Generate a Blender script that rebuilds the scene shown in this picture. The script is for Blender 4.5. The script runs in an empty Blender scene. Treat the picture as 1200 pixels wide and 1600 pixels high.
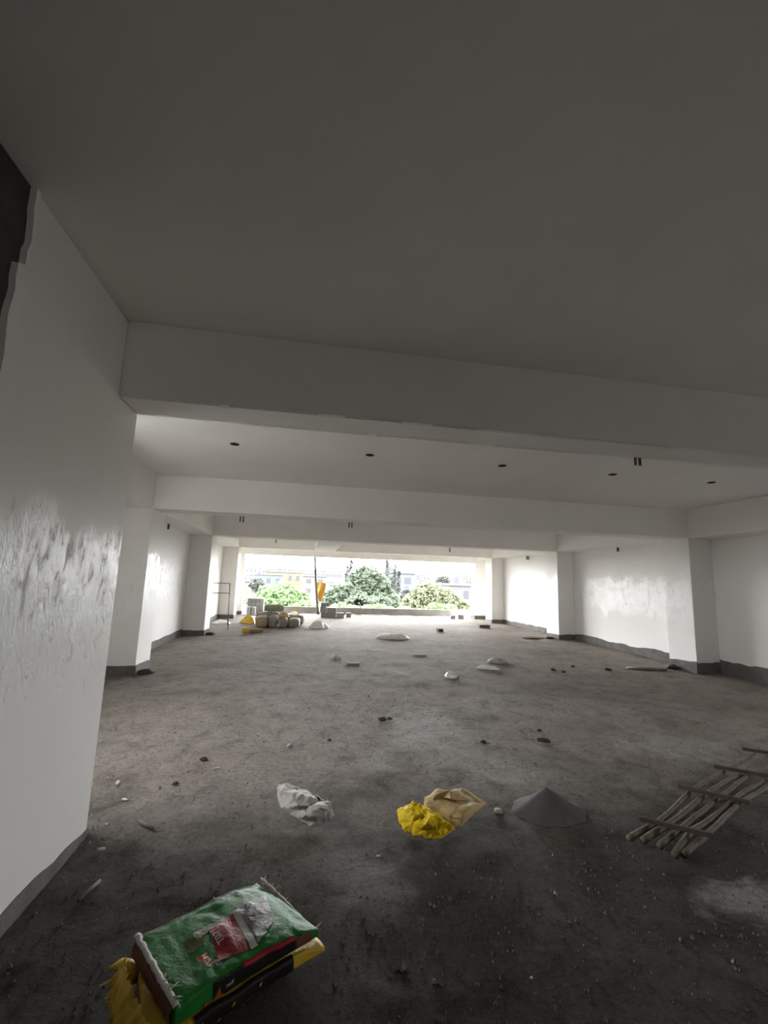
import bpy, bmesh, math, random
from mathutils import Vector, Matrix, noise
random.seed(7)
SC = bpy.context.scene
COL = SC.collection
PI = math.pi

# ------------------------------------------------------------------ camera
def make_camera():
    yaw, pitch, roll = 0.1684, 0.1512, 0.0335
    fw = Vector((math.sin(yaw)*math.cos(pitch), math.cos(yaw)*math.cos(pitch), math.sin(pitch)))
    r = Vector((math.cos(yaw), -math.sin(yaw), 0)); u = r.cross(fw)
    r2 = r*math.cos(roll) + u*math.sin(roll); u2 = u*math.cos(roll) - r*math.sin(roll)
    cd = bpy.data.cameras.new('camera'); co = bpy.data.objects.new('camera', cd); COL.objects.link(co)
    cd.sensor_fit = 'HORIZONTAL'; cd.sensor_width = 36.0; cd.lens = 694.42*36.0/1200.0
    cd.clip_start = 0.05; cd.clip_end = 6000
    m = Matrix((r2, u2, -fw)).transposed().to_4x4(); m.translation = Vector((0, 0, 1.55))
    co.matrix_world = m
    SC.camera = co
make_camera()

# ------------------------------------------------------------------ world: bright overcast sky
SKY = 33.0
def make_world():
    w = bpy.data.worlds.new('overcast_sky'); SC.world = w; w.use_nodes = True
    nt = w.node_tree; nt.nodes.clear()
    out = nt.nodes.new('ShaderNodeOutputWorld'); bg = nt.nodes.new('ShaderNodeBackground')
    tc = nt.nodes.new('ShaderNodeTexCoord'); mp = nt.nodes.new('ShaderNodeMapping')
    mp.inputs['Scale'].default_value = (1.0, 1.0, 5.0)
    nz = nt.nodes.new('ShaderNodeTexNoise'); nz.inputs['Scale'].default_value = 3.0; nz.inputs['Detail'].default_value = 5
    cr = nt.nodes.new('ShaderNodeValToRGB')
    cr.color_ramp.elements[0].color = (0.92, 0.94, 0.98, 1); cr.color_ramp.elements[0].position = 0.3
    cr.color_ramp.elements[1].color = (1.0, 1.0, .99, 1); cr.color_ramp.elements[1].position = 0.65
    L = nt.links.new
    L(tc.outputs['Generated'], mp.inputs['Vector']); L(mp.outputs['Vector'], nz.inputs['Vector'])
    L(nz.outputs['Fac'], cr.inputs['Fac']); L(cr.outputs['Color'], bg.inputs['Color'])
    bg.inputs['Strength'].default_value = SKY
    L(bg.outputs['Background'], out.inputs['Surface'])
make_world()
def window_portal(name, loc, rot, sx, sy):
    l = bpy.data.lights.new(name, 'AREA'); l.shape = 'RECTANGLE'; l.size = sx; l.size_y = sy
    l.cycles.is_portal = True
    o = bpy.data.objects.new(name, l); COL.objects.link(o); o.location = loc; o.rotation_euler = rot
window_portal('window_portal', (2.45, 19.45, 1.32), (-PI/2, 0, 0), 9.8, 2.2)
window_portal('left_fill_opening_portal', (-3.2, 4.25, 1.95), (0, -PI/2, 0), .9, 1.3)  # guides sampling through the added fill opening on the left
window_portal('right_fill_opening_portal', (8.0, 1.8, 1.46), (0, PI/2, 0), .92, 1.0)  # same for the fill opening added in the right wall

vs = SC.view_settings
SC.display_settings.display_device = 'sRGB'
vs.view_transform = 'Standard'; vs.look = 'None'; vs.exposure = 0.12; vs.gamma = 1.0; vs.use_curve_mapping = False
SC.cycles.max_bounces = 16; SC.cycles.diffuse_bounces = 10; SC.cycles.glossy_bounces = 6
SC.cycles.sample_clamp_indirect = 0.0

# ------------------------------------------------------------------ material helpers
class NT:
    def __init__(s, name):
        s.m = bpy.data.materials.new(name); s.m.use_nodes = True
        s.t = s.m.node_tree; s.b = s.t.nodes['Principled BSDF']
    def n(s, typ, **kw):
        o = s.t.nodes.new(typ)
        for k, v in kw.items():
            if k in o.inputs.keys(): o.inputs[k].default_value = v
            else: setattr(o, k, v)
        return o
    def l(s, a, b): s.t.links.new(a, b)
    def coord(s, scale=(1, 1, 1)):
        tc = s.n('ShaderNodeTexCoord'); mp = s.n('ShaderNodeMapping'); mp.inputs['Scale'].default_value = scale
        s.l(tc.outputs['Object'], mp.inputs['Vector']); return mp.outputs['Vector']
    def noise(s, vec, scale, detail=4, rough=.55, dist=0):
        o = s.n('ShaderNodeTexNoise'); o.inputs['Scale'].default_value = scale; o.inputs['Detail'].default_value = detail
        o.inputs['Roughness'].default_value = rough; o.inputs['Distortion'].default_value = dist
        s.l(vec, o.inputs['Vector']); return o.outputs['Fac']
    def ramp(s, fac, stops):
        o = s.n('ShaderNodeValToRGB'); e = o.color_ramp.elements
        while len(e) < len(stops): e.new(0.5)
        for k, (p, c) in enumerate(stops):
            e[k].position = p; e[k].color = (c, c, c, 1) if not hasattr(c, '__len__') else (*c[:3], 1)
        s.l(fac, o.inputs['Fac']); return o.outputs['Color']
    def mix(s, fac, a, b, mode='MIX'):
        o = s.n('ShaderNodeMix'); o.data_type = 'RGBA'; o.blend_type = mode
        for v, i in ((fac, 0), (a, 6), (b, 7)):
            if hasattr(v, 'is_linked') or hasattr(v, 'links'): s.l(v, o.inputs[i])
            elif i == 0: o.inputs[0].default_value = v
            else: o.inputs[i].default_value = (*v[:3], 1)
        return o.outputs[2]
    def div(s, a, x):
        o = s.n('ShaderNodeMath', operation='DIVIDE'); s.l(a, o.inputs[0]); o.inputs[1].default_value = x; return o.outputs[0]
    def base(s, v):
        if hasattr(v, 'links'): s.l(v, s.b.inputs['Base Color'])
        else: s.b.inputs['Base Color'].default_value = (*v[:3], 1)
    def rough(s, v):
        if hasattr(v, 'links'): s.l(v, s.b.inputs['Roughness'])
        else: s.b.inputs['Roughness'].default_value = v
    def bump(s, h, strength=.3, dist=.01):
        o = s.n('ShaderNodeBump'); o.inputs['Strength'].default_value = strength; o.inputs['Distance'].default_value = dist
        s.l(h, o.inputs['Height']); s.l(o.outputs['Normal'], s.b.inputs['Normal'])

def simple(name, col, rough=.7, var=.12, scale=8, bump=.15, bdist=.01, spec=None):
    k = NT(name); v = k.coord(); f = k.noise(v, scale, 5, .6)
    c0 = tuple(c*(1-var) for c in col); c1 = tuple(min(1, c*(1+var)) for c in col)
    k.base(k.ramp(f, [(.3, c0), (.7, c1)])); k.rough(rough)
    if bump: k.bump(k.noise(v, scale*6, 5, .6), bump, bdist)
    if spec is not None: k.b.inputs['Specular IOR Level'].default_value = spec
    return k.m

def mat_wall(name, dull, bump):
    k = NT(name); v = k.coord()
    big = k.noise(v, .9, 4, .6)
    streak = k.noise(k.coord((8, 8, 3.6)), 1.8, 8, .7, 1.2)
    sep = k.n('ShaderNodeSeparateXYZ'); k.l(v, sep.inputs['Vector'])
    wob = k.n('ShaderNodeMath', operation='MULTIPLY_ADD'); k.l(k.noise(k.coord((3, 3, .9)), 1.3, 6, .65, .5), wob.inputs[0])
    wob.inputs[1].default_value = 1.1; k.l(sep.outputs['Z'], wob.inputs[2])
    # a second, coarser coat of putty trowelled on between knee and head height
    band = k.ramp(k.div(wob.outputs[0], 3.2), [(.455, 0.), (.475, 1.), (.715, 1.), (.74, 0.)])
    blot = k.ramp(streak, [(.42, 0.), (.52, 1.)])
    mask = k.mix(1., band, blot, 'MULTIPLY')
    c = k.ramp(big, [(.3, (.85, .84, .82)), (.7, (.89, .88, .865))])
    c = k.mix(mask, c, (.88, .88, .87))
    c = k.mix(k.mix(1., band, k.ramp(streak, [(.36, 1.), (.44, 0.)]), 'MULTIPLY'), c, dull)
    k.base(c)
    k.rough(k.mix(mask, (.58, .58, .58), (.34, .34, .34)))
    fine = k.noise(k.coord((30, 30, 12)), 1.0, 5, .65, .5)
    h = k.mix(band, (.5, .5, .5), k.mix(.45, streak, fine))
    k.bump(h, bump, .02)
    return k.m
def mat_ceiling():
    return simple('white_ceiling_paint', (.88, .865, .845), .75, .03, 1.2, .08, .006)
def mat_floor():
    k = NT('rough_cement_floor'); v = k.coord()
    a = k.noise(v, .55, 6, .65, .6); b = k.noise(v, 3.6, 9, .74, .8); d = k.noise(v, 26, 8, .75, .3); hue = k.noise(v, .8, 4, .6)
    col = k.ramp(a, [(.3, (.28, .245, .21)), (.52, (.42, .385, .345)), (.75, (.52, .485, .445))])
    col = k.mix(.6, col, k.ramp(hue, [(.35, (1.0, .90, .87)), (.65, (.99, .97, .92))]), 'MULTIPLY')
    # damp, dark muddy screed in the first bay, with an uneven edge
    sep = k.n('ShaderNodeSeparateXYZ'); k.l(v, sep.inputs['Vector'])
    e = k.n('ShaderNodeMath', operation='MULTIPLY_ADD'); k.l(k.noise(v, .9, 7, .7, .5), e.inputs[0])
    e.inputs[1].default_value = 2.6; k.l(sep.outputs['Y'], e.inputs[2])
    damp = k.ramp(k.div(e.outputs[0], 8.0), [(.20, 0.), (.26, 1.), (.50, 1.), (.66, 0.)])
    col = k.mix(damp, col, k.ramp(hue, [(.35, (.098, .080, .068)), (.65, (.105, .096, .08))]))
    # dried cement slurry where mortar was mixed
    for cx, cy, rx, ry, am in ((1.40, 4.95, .62, 1.0, .95), (1.25, 4.2, 1.1, .6, .4), (3.75, 4.2, .65, .45, .75), (2.36, 2.14, .40, .24, .85), (1.75, 3.75, .5, .33, .5), (.2, 2.6, .6, .35, .3)):
        mp = k.n('ShaderNodeMapping'); mp.inputs['Location'].default_value = (-cx/rx, -cy/ry, 0); mp.inputs['Scale'].default_value = (1/rx, 1/ry, 0)
        k.l(v, mp.inputs['Vector'])
        le = k.n('ShaderNodeVectorMath', operation='LENGTH'); k.l(mp.outputs['Vector'], le.inputs[0])
        ad = k.n('ShaderNodeMath', operation='MULTIPLY_ADD'); k.l(k.noise(v, 3.2, 9, .75, .6), ad.inputs[0]); ad.inputs[1].default_value = 1.9
        k.l(le.outputs['Value'], ad.inputs[2])
        col = k.mix(k.ramp(k.div(ad.outputs[0], 3.), [(.46, am), (.62, 0.)]), col, (.60, .575, .54))
    # mud streaks and dusty grain
    col = k.mix(.75, col, k.ramp(b, [(.32, .30), (.48, .80), (.68, 1.0)]), 'MULTIPLY')
    col = k.mix(.7, col, k.ramp(d, [(.34, .35), (.5, .85), (.66, 1.0)]), 'MULTIPLY')
    col = k.mix(.55, col, k.ramp(k.noise(v, 75, 6, .7), [(.36, .3), (.6, 1.0)]), 'MULTIPLY')
    k.base(col); k.rough(k.ramp(b, [(.3, .95), (.8, .75)])); k.b.inputs['Specular IOR Level'].default_value = .3
    h = k.mix(.45, b, d); k.bump(h, 1.0, .035)
    return k.m
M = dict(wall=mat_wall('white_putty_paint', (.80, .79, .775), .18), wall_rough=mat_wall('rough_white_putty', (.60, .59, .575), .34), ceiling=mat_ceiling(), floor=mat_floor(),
         cement=simple('raw_cement_skirting', (.14, .132, .125), .85, .25, 6, .5, .01),
         raw=simple('unplastered_masonry', (.07, .07, .068), .9, .35, 5, .8, .03),
         concrete=simple('weathered_concrete', (.34, .33, .31), .85, .2, 2.5, .3, .01))

# ------------------------------------------------------------------ mesh helpers
def mesh_obj(name, bm, mat, parent=None, smooth=False):
    me = bpy.data.meshes.new(name)
    bmesh.ops.recalc_face_normals(bm, faces=bm.faces)
    bm.to_mesh(me); bm.free()
    for m in (mat if isinstance(mat, (list, tuple)) else [mat]): me.materials.append(m)
    if smooth: me.polygons.foreach_set('use_smooth', [True]*len(me.polygons))
    o = bpy.data.objects.new(name, me); COL.objects.link(o)
    if parent: o.parent = parent
    return o
def box_bm(x0, x1, y0, y1, z0, z1, bm=None):
    bm = bm or bmesh.new()
    v = [bm.verts.new(p) for p in ((x0,y0,z0),(x1,y0,z0),(x1,y1,z0),(x0,y1,z0),(x0,y0,z1),(x1,y0,z1),(x1,y1,z1),(x0,y1,z1))]
    for f in ((0,3,2,1),(4,5,6,7),(0,1,5,4),(1,2,6,5),(2,3,7,6),(3,0,4,7)): bm.faces.new([v[i] for i in f])
    return bm
def struct(name, bm, mat, parent=None, smooth=False):
    o = mesh_obj(name, bm, mat, parent, smooth)
    if not parent: o['kind'] = 'structure'
    return o
def sbox(name, x0, x1, y0, y1, z0, z1, mat, bevel=.012, parent=None):
    bm = box_bm(x0, x1, y0, y1, z0, z1)
    if bevel: bmesh.ops.bevel(bm, geom=bm.edges[:], offset=bevel, segments=2, affect='EDGES')
    return struct(name, bm, mat, parent)

# ------------------------------------------------------------------ room shell
XN, XL, XLW, XR, XRW = -1.20, -2.464, -3.0, 7.373, 7.888
ZC = 3.12
Y1, Y1b, Y2, Y3, Y4, Y5 = 2.843, 3.177, 7.563, 12.244, 17.027, 18.838
YB = -4.0
sbox('floor_slab', XLW-.3, XRW+.3, YB-.3, 20.15, -.3, -.02, M['concrete'], 0)
def floor_mesh():
    ys = [YB]; y = YB
    while y < 19.95:
        y += .25 if y < 1.2 else .022*max(1, y/1.7)**1.25; ys.append(min(y, 19.95))
    nx = 260; bm = bmesh.new(); rows = []
    for y in ys:
        row = []
        for i in range(nx+1):
            t = i/nx
            x = XLW + (XRW-XLW)*t
            p = Vector((x, y, 0))
            z = .011*noise.fractal(p*1.9, 1.0, 2.0, 5) + .008*max(0, noise.fractal(p*6+Vector((5, 2, 1)), 1, 2, 3)) - .009
            row.append(bm.verts.new((x, y, max(-.018, min(.008, z)))))
        rows.append(row)
    for a, b in zip(rows, rows[1:]):
        for i in range(nx): bm.faces.new((a[i], a[i+1], b[i+1], b[i]))
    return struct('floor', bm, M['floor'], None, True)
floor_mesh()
sbox('ceiling', XLW-.3, XRW+.3, YB-.3, Y5+.45, ZC, ZC+.25, M['ceiling'], 0)
OY0, OY1, OZ0, OZ1 = 3.6, 4.9, 1.5, 2.4            # unseen opening added in the left wall to brighten the second bay
sbox('wall_left', XLW-.3, XLW, Y1b, OY0, 0, ZC, M['wall'], 0)
sbox('wall_left', XLW-.3, XLW, OY1, Y5+.4, 0, ZC, M['wall_rough'], 0)
sbox('wall_left', XLW-.3, XLW, OY0, OY1, 0, OZ0, M['wall'], 0)
sbox('wall_left', XLW-.3, XLW, OY0, OY1, OZ1, ZC, M['wall'], 0)
RY0, RY1, RZ0, RZ1 = 1.3, 2.3, 1.0, 1.92         # opening added out of view in the right wall, fill light for the first bay
sbox('wall_right', XRW, XRW+.3, RY1, Y5+.4, 0, ZC, M['wall'], 0)
sbox('wall_right', XRW, XRW+.3, YB, RY0, 0, ZC, M['wall'], 0)
sbox('wall_right', XRW, XRW+.3, RY0, RY1, 0, RZ0, M['wall'], 0)
sbox('wall_right', XRW, XRW+.3, RY0, RY1, RZ1, ZC, M['wall'], 0)
sbox('wall_back', XLW-.3, XRW+.3, YB-.3, YB, 0, ZC, M['wall'], 0)
sbox('wall_near_left', XLW-.3, XN, 1.88, Y1b, 0, ZC, M['wall_rough'], .012)
def ragged_plaster():
    bm = bmesh.new(); prev = None
    for i in range(161):
        z = ZC*i/160; y = 1.865-.018*noise.fractal(Vector((0, 0, z*5)), 1, 2, 5)-(.03 if z < 2.76 else -.005)
        cur = [bm.verts.new(p) for p in ((XN+.0005, 1.90, z), (XN+.004, y, z), (XN-.03, y-.004, z))]
        if prev:
            for j in range(2): bm.faces.new((prev[j], cur[j], cur[j+1], prev[j+1]))
        prev = cur
    return struct('trim_3', bm, M['wall_rough'])
ragged_plaster()
sbox('wall_near_left_masonry', XLW-.3, XN-.02, YB, 1.88, 0, ZC, M['raw'], 0)
for x0, x1 in ((XLW, XL), (XR, XRW)):
    for y0, y1 in ((Y2, 8.22), (Y3, 12.92), (Y4, 17.66), (Y5, 19.3)):
        sbox('column', x0, x1, y0, y1, 0, 2.5605 if y0 < 18 else 2.4055, M['wall'], .006)
for y0, y1, z in ((Y1, Y1b, 2.612), (Y2, 8.05, 2.56), (Y3, 12.75, 2.56), (Y4, 17.5, 2.56), (Y5, 19.3, 2.405)):
    sbox('beam', XLW if y0 > 3 else XN, XRW, y0, y1, z, ZC, M['ceiling'], .012)
for x0, x1 in ((XLW, XL), (XR, XRW)):
    for y0, y1 in ((Y1b, Y2), (8.05, Y3), (12.75, Y4), (17.5, Y5)):
        sbox('beam', x0, x1, y0, y1, 2.56, ZC, M['ceiling'], .012)
sbox('beam', .3, 1.06, 12.75, Y4, 2.56, ZC, M['ceiling'], .012)
sbox('sky_block_slab', XLW-.3, XRW+.3, Y5+.40, 22.2, 2.68, 2.9, M['ceiling'], .01)  # unseen slab added to block high sky light from the far floor
sbox('parapet', XLW, XRW, 19.95, 20.1, 0, .28, M['concrete'], .01)
# ragged bare-cement skirting where the plaster stops short of the floor
def skirting(name, p0, p1, nrm, h0, h1, seed, rag=.035):
    L = math.hypot(p1[0]-p0[0], p1[1]-p0[1]); n = max(4, int(L/.06)); bm = bmesh.new()
    f, b = [], []
    for i in range(n+1):
        t = i/n; x = p0[0]+(p1[0]-p0[0])*t; y = p0[1]+(p1[1]-p0[1])*t
        h = h0+(h1-h0)*t + rag*noise.fractal(Vector((x*1.7+seed, y*1.7, seed)), 1, 2, 4)*1.2
        h = max(.02, h); q = .008+.006*noise.noise(Vector((x*5, y*5, seed)))
        f.append((bm.verts.new((x+nrm[0]*(q+.006), y+nrm[1]*(q+.006), -.02)), bm.verts.new((x+nrm[0]*q, y+nrm[1]*q, h))))
        b.append((bm.verts.new((x-nrm[0]*.01, y-nrm[1]*.01, -.02)), bm.verts.new((x-nrm[0]*.01, y-nrm[1]*.01, h))))
    for i in range(n):
        bm.faces.new((f[i][0], f[i+1][0], f[i+1][1], f[i][1])); bm.faces.new((f[i][1], f[i+1][1], b[i+1][1], b[i][1]))
        bm.faces.new((b[i][0], b[i][1], b[i+1][1], b[i+1][0]))
    for i in (0, n): bm.faces.new((f[i][0], f[i][1], b[i][1], b[i][0]))
    return struct(name, bm, M['cement'])
skirting('baseboard_near_left', (XN, 1.88), (XN, Y1b), (1, 0), .10, .035, 3.1, .03)
BAYS = ((Y1b, Y2), (8.22, Y3), (12.92, Y4), (17.66, Y5))
for k, (y0, y1) in enumerate(BAYS):
    skirting('baseboard_left', (XLW, y0), (XLW, y1), (1, 0), .13, .15, 10+k, .02)
    skirting('baseboard_right', (XRW, y0), (XRW, y1), (-1, 0), (.20, .17, .15, .13)[k], (.26, .17, .15, .13)[k], 20+k, .035 if k else .05)
for k, (y0, y1) in enumerate(((Y2, 8.22), (Y3, 12.92), (Y4, 17.66), (Y5, 19.3))):
    for sgn, x0, x1, nx in ((0, XLW, XL, 1), (1, XRW, XR, -1)):
        h = .13 if not sgn else (.2 if k == 0 else .14)
        skirting('baseboard_column', (x0, y0), (x1, y0), (0, -1), h, h, 30+k+7*sgn, .015 if not sgn else .03)
        skirting('baseboard_column', (x1, y0), (x1, y1), (nx, 0), h, h*.8, 50+k+7*sgn, .02)
# torn lip of putty along both lower edges of the nearest beam
def lip(name, x0, x1, y, w, seed, thr):
    bm = bmesh.new(); n = int((x1-x0)/.02); prev = None
    for i in range(n+1):
        x = x0+(x1-x0)*i/n; a = noise.fractal(Vector((x*1.9, seed, 0)), 1, 2, 6); a2 = noise.noise(Vector((x*11, seed, 4)))
        ww = w*(.5+.8*max(0, a+.3)+.4*a2)
        if a < thr or ww < .004: prev = None; continue
        yy = y+.012*noise.fractal(Vector((x*3, seed, 8)), 1, 2, 4); z = 2.604-.003*a2
        cur = [bm.verts.new((x, yy+dy, zz)) for dy, zz in ((-ww-.035, 2.6125), (-ww, z), (.006, z+.31*ww), (.010, 2.64))]
        if prev:
            for j in range(3): bm.faces.new((prev[j], cur[j], cur[j+1], prev[j+1]))
        prev = cur
    return struct(name, bm, M['lip'])
M['lip'] = simple('brightened_putty', (.95, .95, .94), .6, .02, 20, .2, .003)  # whiter than the beam, so the colour stands for window light caught here
lip('trim_1', -.35, 2.3, Y1b, .026, 2.0, -.35)
lip('trim_2', -.6, 5.5, Y1+.03, .014, 9.0, .05)

# ------------------------------------------------------------------ thing helpers
def empty(name, label, cat, loc=(0, 0, 0), rz=0, group=None):
    o = bpy.data.objects.new(name, None); COL.objects.link(o); o.empty_display_size = .1
    o.location = loc; o.rotation_euler = (0, 0, rz); tag(o, label, cat, group); return o
def tag(o, label, cat, group=None, kind=None):
    if label: o['label'] = label
    if cat: o['category'] = cat
    if group: o['group'] = group
    if kind: o['kind'] = kind
    return o
def interp_outline(pts, cx, cy, th):
    best = None
    dx, dy = math.cos(th), math.sin(th)
    for (x0, y0), (x1, y1) in zip(pts, pts[1:]+pts[:1]):
        x0 -= cx; x1 -= cx; y0 -= cy; y1 -= cy
        ex, ey = x1-x0, y1-y0; den = dx*ey-dy*ex
        if abs(den) < 1e-9: continue
        t = (x0*ey-y0*ex)/den; q = (x0*dy-y0*dx)/den
        if t > 0 and -1e-6 <= q <= 1+1e-6 and (best is None or t > best): best = t
    return best or .02
def crumple(name, pts, H, mat, fold=.5, freq=9, seed=0, power=2.2, ang=0, aniso=2.5, rings=26, seg=84, edge=.012, parent=None, center=None, z0=0.0, smooth=True):
    """a crumpled sheet or heap over a star-shaped outline, closed underneath"""
    cx = center[0] if center else sum(p[0] for p in pts)/len(pts); cy = center[1] if center else sum(p[1] for p in pts)/len(pts)
    bm = bmesh.new(); ca, sa = math.cos(ang), math.sin(ang)
    radii = [interp_outline(pts, cx, cy, 2*PI*i/seg) for i in range(seg)]
    def hz(x, y, rho):
        u = (x*ca+y*sa); v = (-x*sa+y*ca)*aniso
        p = Vector((u*freq, v*freq, seed))
        n1 = noise.noise(p*.45+Vector((3, 1, seed)))
        r = 1-abs(noise.noise(p+Vector((n1, n1, 0))*.8))*2.2
        r2 = 1-abs(noise.noise(p*2.3+Vector((7, seed, 0))))*2.2
        dome = max(0, 1-rho**power)
        e = edge*(1+.9*noise.noise(Vector((x*30, y*30, seed))))
        return z0+max(.002, e*(1-rho**8) + H*dome*(1-fold+fold*(.55+.6*n1)) + H*fold*(dome**.5)*(.32*r+.14*r2))
    top = [[bm.verts.new((cx, cy, hz(cx, cy, 0)))]]
    for j in range(1, rings+1):
        rho = (j/rings)**.9; row = []
        for i in range(seg):
            th = 2*PI*i/seg; rr = radii[i]*rho*(1+.05*noise.noise(Vector((math.cos(th)*6, math.sin(th)*6, seed+rho)))*rho)
            x, y = cx+rr*math.cos(th), cy+rr*math.sin(th)
            row.append(bm.verts.new((x, y, hz(x, y, rho))))
        top.append(row)
    for i in range(seg): bm.faces.new((top[0][0], top[1][i], top[1][(i+1) % seg]))
    for j in range(1, rings):
        for i in range(seg): bm.faces.new((top[j][i], top[j+1][i], top[j+1][(i+1) % seg], top[j][(i+1) % seg]))
    bot = [bm.verts.new((v.co.x, v.co.y, z0-.004)) for v in top[-1]]
    for i in range(seg): bm.faces.new((top[-1][i], bot[i], bot[(i+1) % seg], top[-1][(i+1) % seg]))
    bm.faces.new(bot[::-1])
    return mesh_obj(name, bm, mat, parent, smooth)
def tube_bm(pts, rads, seg=8, bm=None):
    bm = bm or bmesh.new(); rows = []
    for k, p in enumerate(pts):
        p = Vector(p); a = Vector(pts[max(0, k-1)]); b = Vector(pts[min(len(pts)-1, k+1)]); t = (b-a).normalized()
        s_ = t.cross(Vector((0, 0, 1)) if abs(t.z) < .95 else Vector((1, 0, 0))).normalized(); w = s_.cross(t)
        r = rads[k] if hasattr(rads, '__len__') else rads
        rows.append([bm.verts.new(p+(s_*math.cos(2*PI*i/seg)+w*math.sin(2*PI*i/seg))*r) for i in range(seg)])
    for a, b in zip(rows, rows[1:]):
        for i in range(seg): bm.faces.new((a[i], a[(i+1) % seg], b[(i+1) % seg], b[i]))
    bm.faces.new(rows[0][::-1]); bm.faces.new(rows[-1]); return bm
def pillow_bm(l, w, h, ex=4., seed=0, wob=.012, nu=28, ns=28, flat=True):
    """filled bag lying along X: base at z=0, centre at x=y=0"""
    bm = bmesh.new(); rows = []
    for j in range(nu+1):
        s_ = -1+2*j/nu; g = max(0., 1-abs(s_)**5)**.3; g = max(g, .10)
        row = []
        for i in range(ns):
            a = 2*PI*i/ns; c, q = math.cos(a), math.sin(a)
            y = math.copysign(abs(c)**(2/ex), c)*w/2*(.55+.45*g); z = math.copysign(abs(q)**(2/ex), q)*h/2*g
            p = Vector((s_*l/2, y, z)); d = noise.fractal(p*9+Vector((seed, 0, 0)), 1, 2, 4)*wob
            row.append(bm.verts.new((p.x, y*(1+d*4), max(0, h/2+z*(1+d*3)+d*.3) if flat else h/2+z+d)))
        rows.append(row)
    for a, b in zip(rows, rows[1:]):
        for i in range(ns): bm.faces.new((a[i], a[(i+1) % ns], b[(i+1) % ns], b[i]))
    bm.faces.new(rows[0][::-1]); bm.faces.new(rows[-1]); return bm
def rock_bm(r, seed, sx=1, sy=1, sz=.7, sub=2):
    bm = bmesh.new(); bmesh.ops.create_icosphere(bm, subdivisions=sub, radius=r)
    for v in bm.verts:
        p = v.co*(1+.45*noise.noise(v.co/r*1.3+Vector((seed, seed*2, 0)))+.2*noise.noise(v.co/r*3.1+Vector((seed, 0, 9))))
        v.co = Vector((p.x*sx, p.y*sy, max(-.3*r*sz, p.z*sz)))
    return bm

# ------------------------------------------------------------------ materials for things
def bagmat(name, col, rough=.35, weave=0, var=.1):
    k = NT(name); v = k.coord(); f = k.noise(v, 14, 5, .65)
    k.base(k.ramp(f, [(.3, tuple(c*(1-var) for c in col)), (.7, tuple(min(1, c*(1+var)) for c in col))])); k.rough(rough)
    k.bump(k.noise(v, 45, 6, .6, .5), .35, .01); k.b.inputs['Specular IOR Level'].default_value = .25; return k.m
M.update(
 green=bagmat('green_printed_film', (.016, .185, .026), .5, 0, .35), red=bagmat('dark_red_print', (.30, .008, .02), .4),
 band=bagmat('pale_grey_print', (.50, .49, .47), .45), photo=bagmat('grey_picture_print', (.17, .165, .16), .4, 0, .35), photo2=bagmat('light_picture_print', (.25, .29, .27), .4),
 orange=bagmat('orange_print', (.42, .09, .015), .45), black=bagmat('black_print', (.016, .015, .013), .4), white_ink=bagmat('white_print', (.62, .6, .58), .5),
 olive=bagmat('olive_picture_print', (.10, .13, .025), .45, 0, .5), pink=bagmat('pink_print', (.45, .10, .11), .5), brown=bagmat('brown_paper', (.16, .06, .035), .7),
 yellow=bagmat('yellow_woven_plastic', (.62, .40, .035), .45, 1, .2), bright_yellow=bagmat('bright_yellow_plastic', (.82, .58, .012), .62, 1, .15),
 cream=bagmat('cream_woven_plastic', (.55, .41, .20), .65, 1, .2), stitch=bagmat('white_stitched_tape', (.62, .60, .55), .7),
 film=bagmat('dusty_white_plastic', (.44, .42, .40), .62, 1, .12), white=bagmat('white_plastic_sheet', (.82, .82, .80), .4, 1, .06),
 sand=simple('grey_cement_powder', (.115, .112, .11), .95, .12, 20, .3, .006),
 wood=simple('weathered_grey_wood', (.16, .13, .105), .8, .3, 14, .4, .004), slatwood=simple('dark_sawn_wood', (.12, .09, .072), .8, .3, 10, .4, .004),
 clod=simple('dark_mud', (.06, .048, .038), .95, .3, 30, .5, .006), stone=simple('pale_rubble', (.42, .40, .37), .9, .2, 30, .4, .004),
 chip=simple('white_plaster_chip', (.55, .53, .50), .8, .08, 30, .3, .003), pebble=simple('grey_gravel', (.20, .18, .155), .95, .4, 60, .2, .003),
 bag=simple('grey_cement_sack', (.30, .275, .25), .75, .2, 9, .5, .012), bagend=simple('tan_paper_sack_end', (.38, .29, .20), .8, .12, 9, .4, .01),
 sack_olive=simple('olive_grey_sack', (.29, .29, .22), .75, .2, 9, .4, .012), block=simple('grey_concrete_block', (.26, .26, .26), .9, .15, 12, .5, .006),
 blockpale=simple('pale_concrete_block', (.36, .36, .36), .9, .12, 12, .5, .006), brick=simple('dark_brick', (.13, .10, .085), .9, .2, 15, .4, .004),
 steel=simple('rusty_dark_steel', (.05, .042, .038), .6, .3, 20, .2, .002), pvc=simple('brown_conduit', (.13, .085, .06), .6, .2, 20, .1, .002), hole=simple('black_box_inside', (.006, .006, .006), .9, .2, 20, 0),
 bamboo=simple('grey_bamboo', (.10, .09, .08), .7, .25, 9, .3, .004), cloth=simple('orange_cloth', (.72, .40, .10), .8, .1, 7, .4, .01),
)

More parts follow.
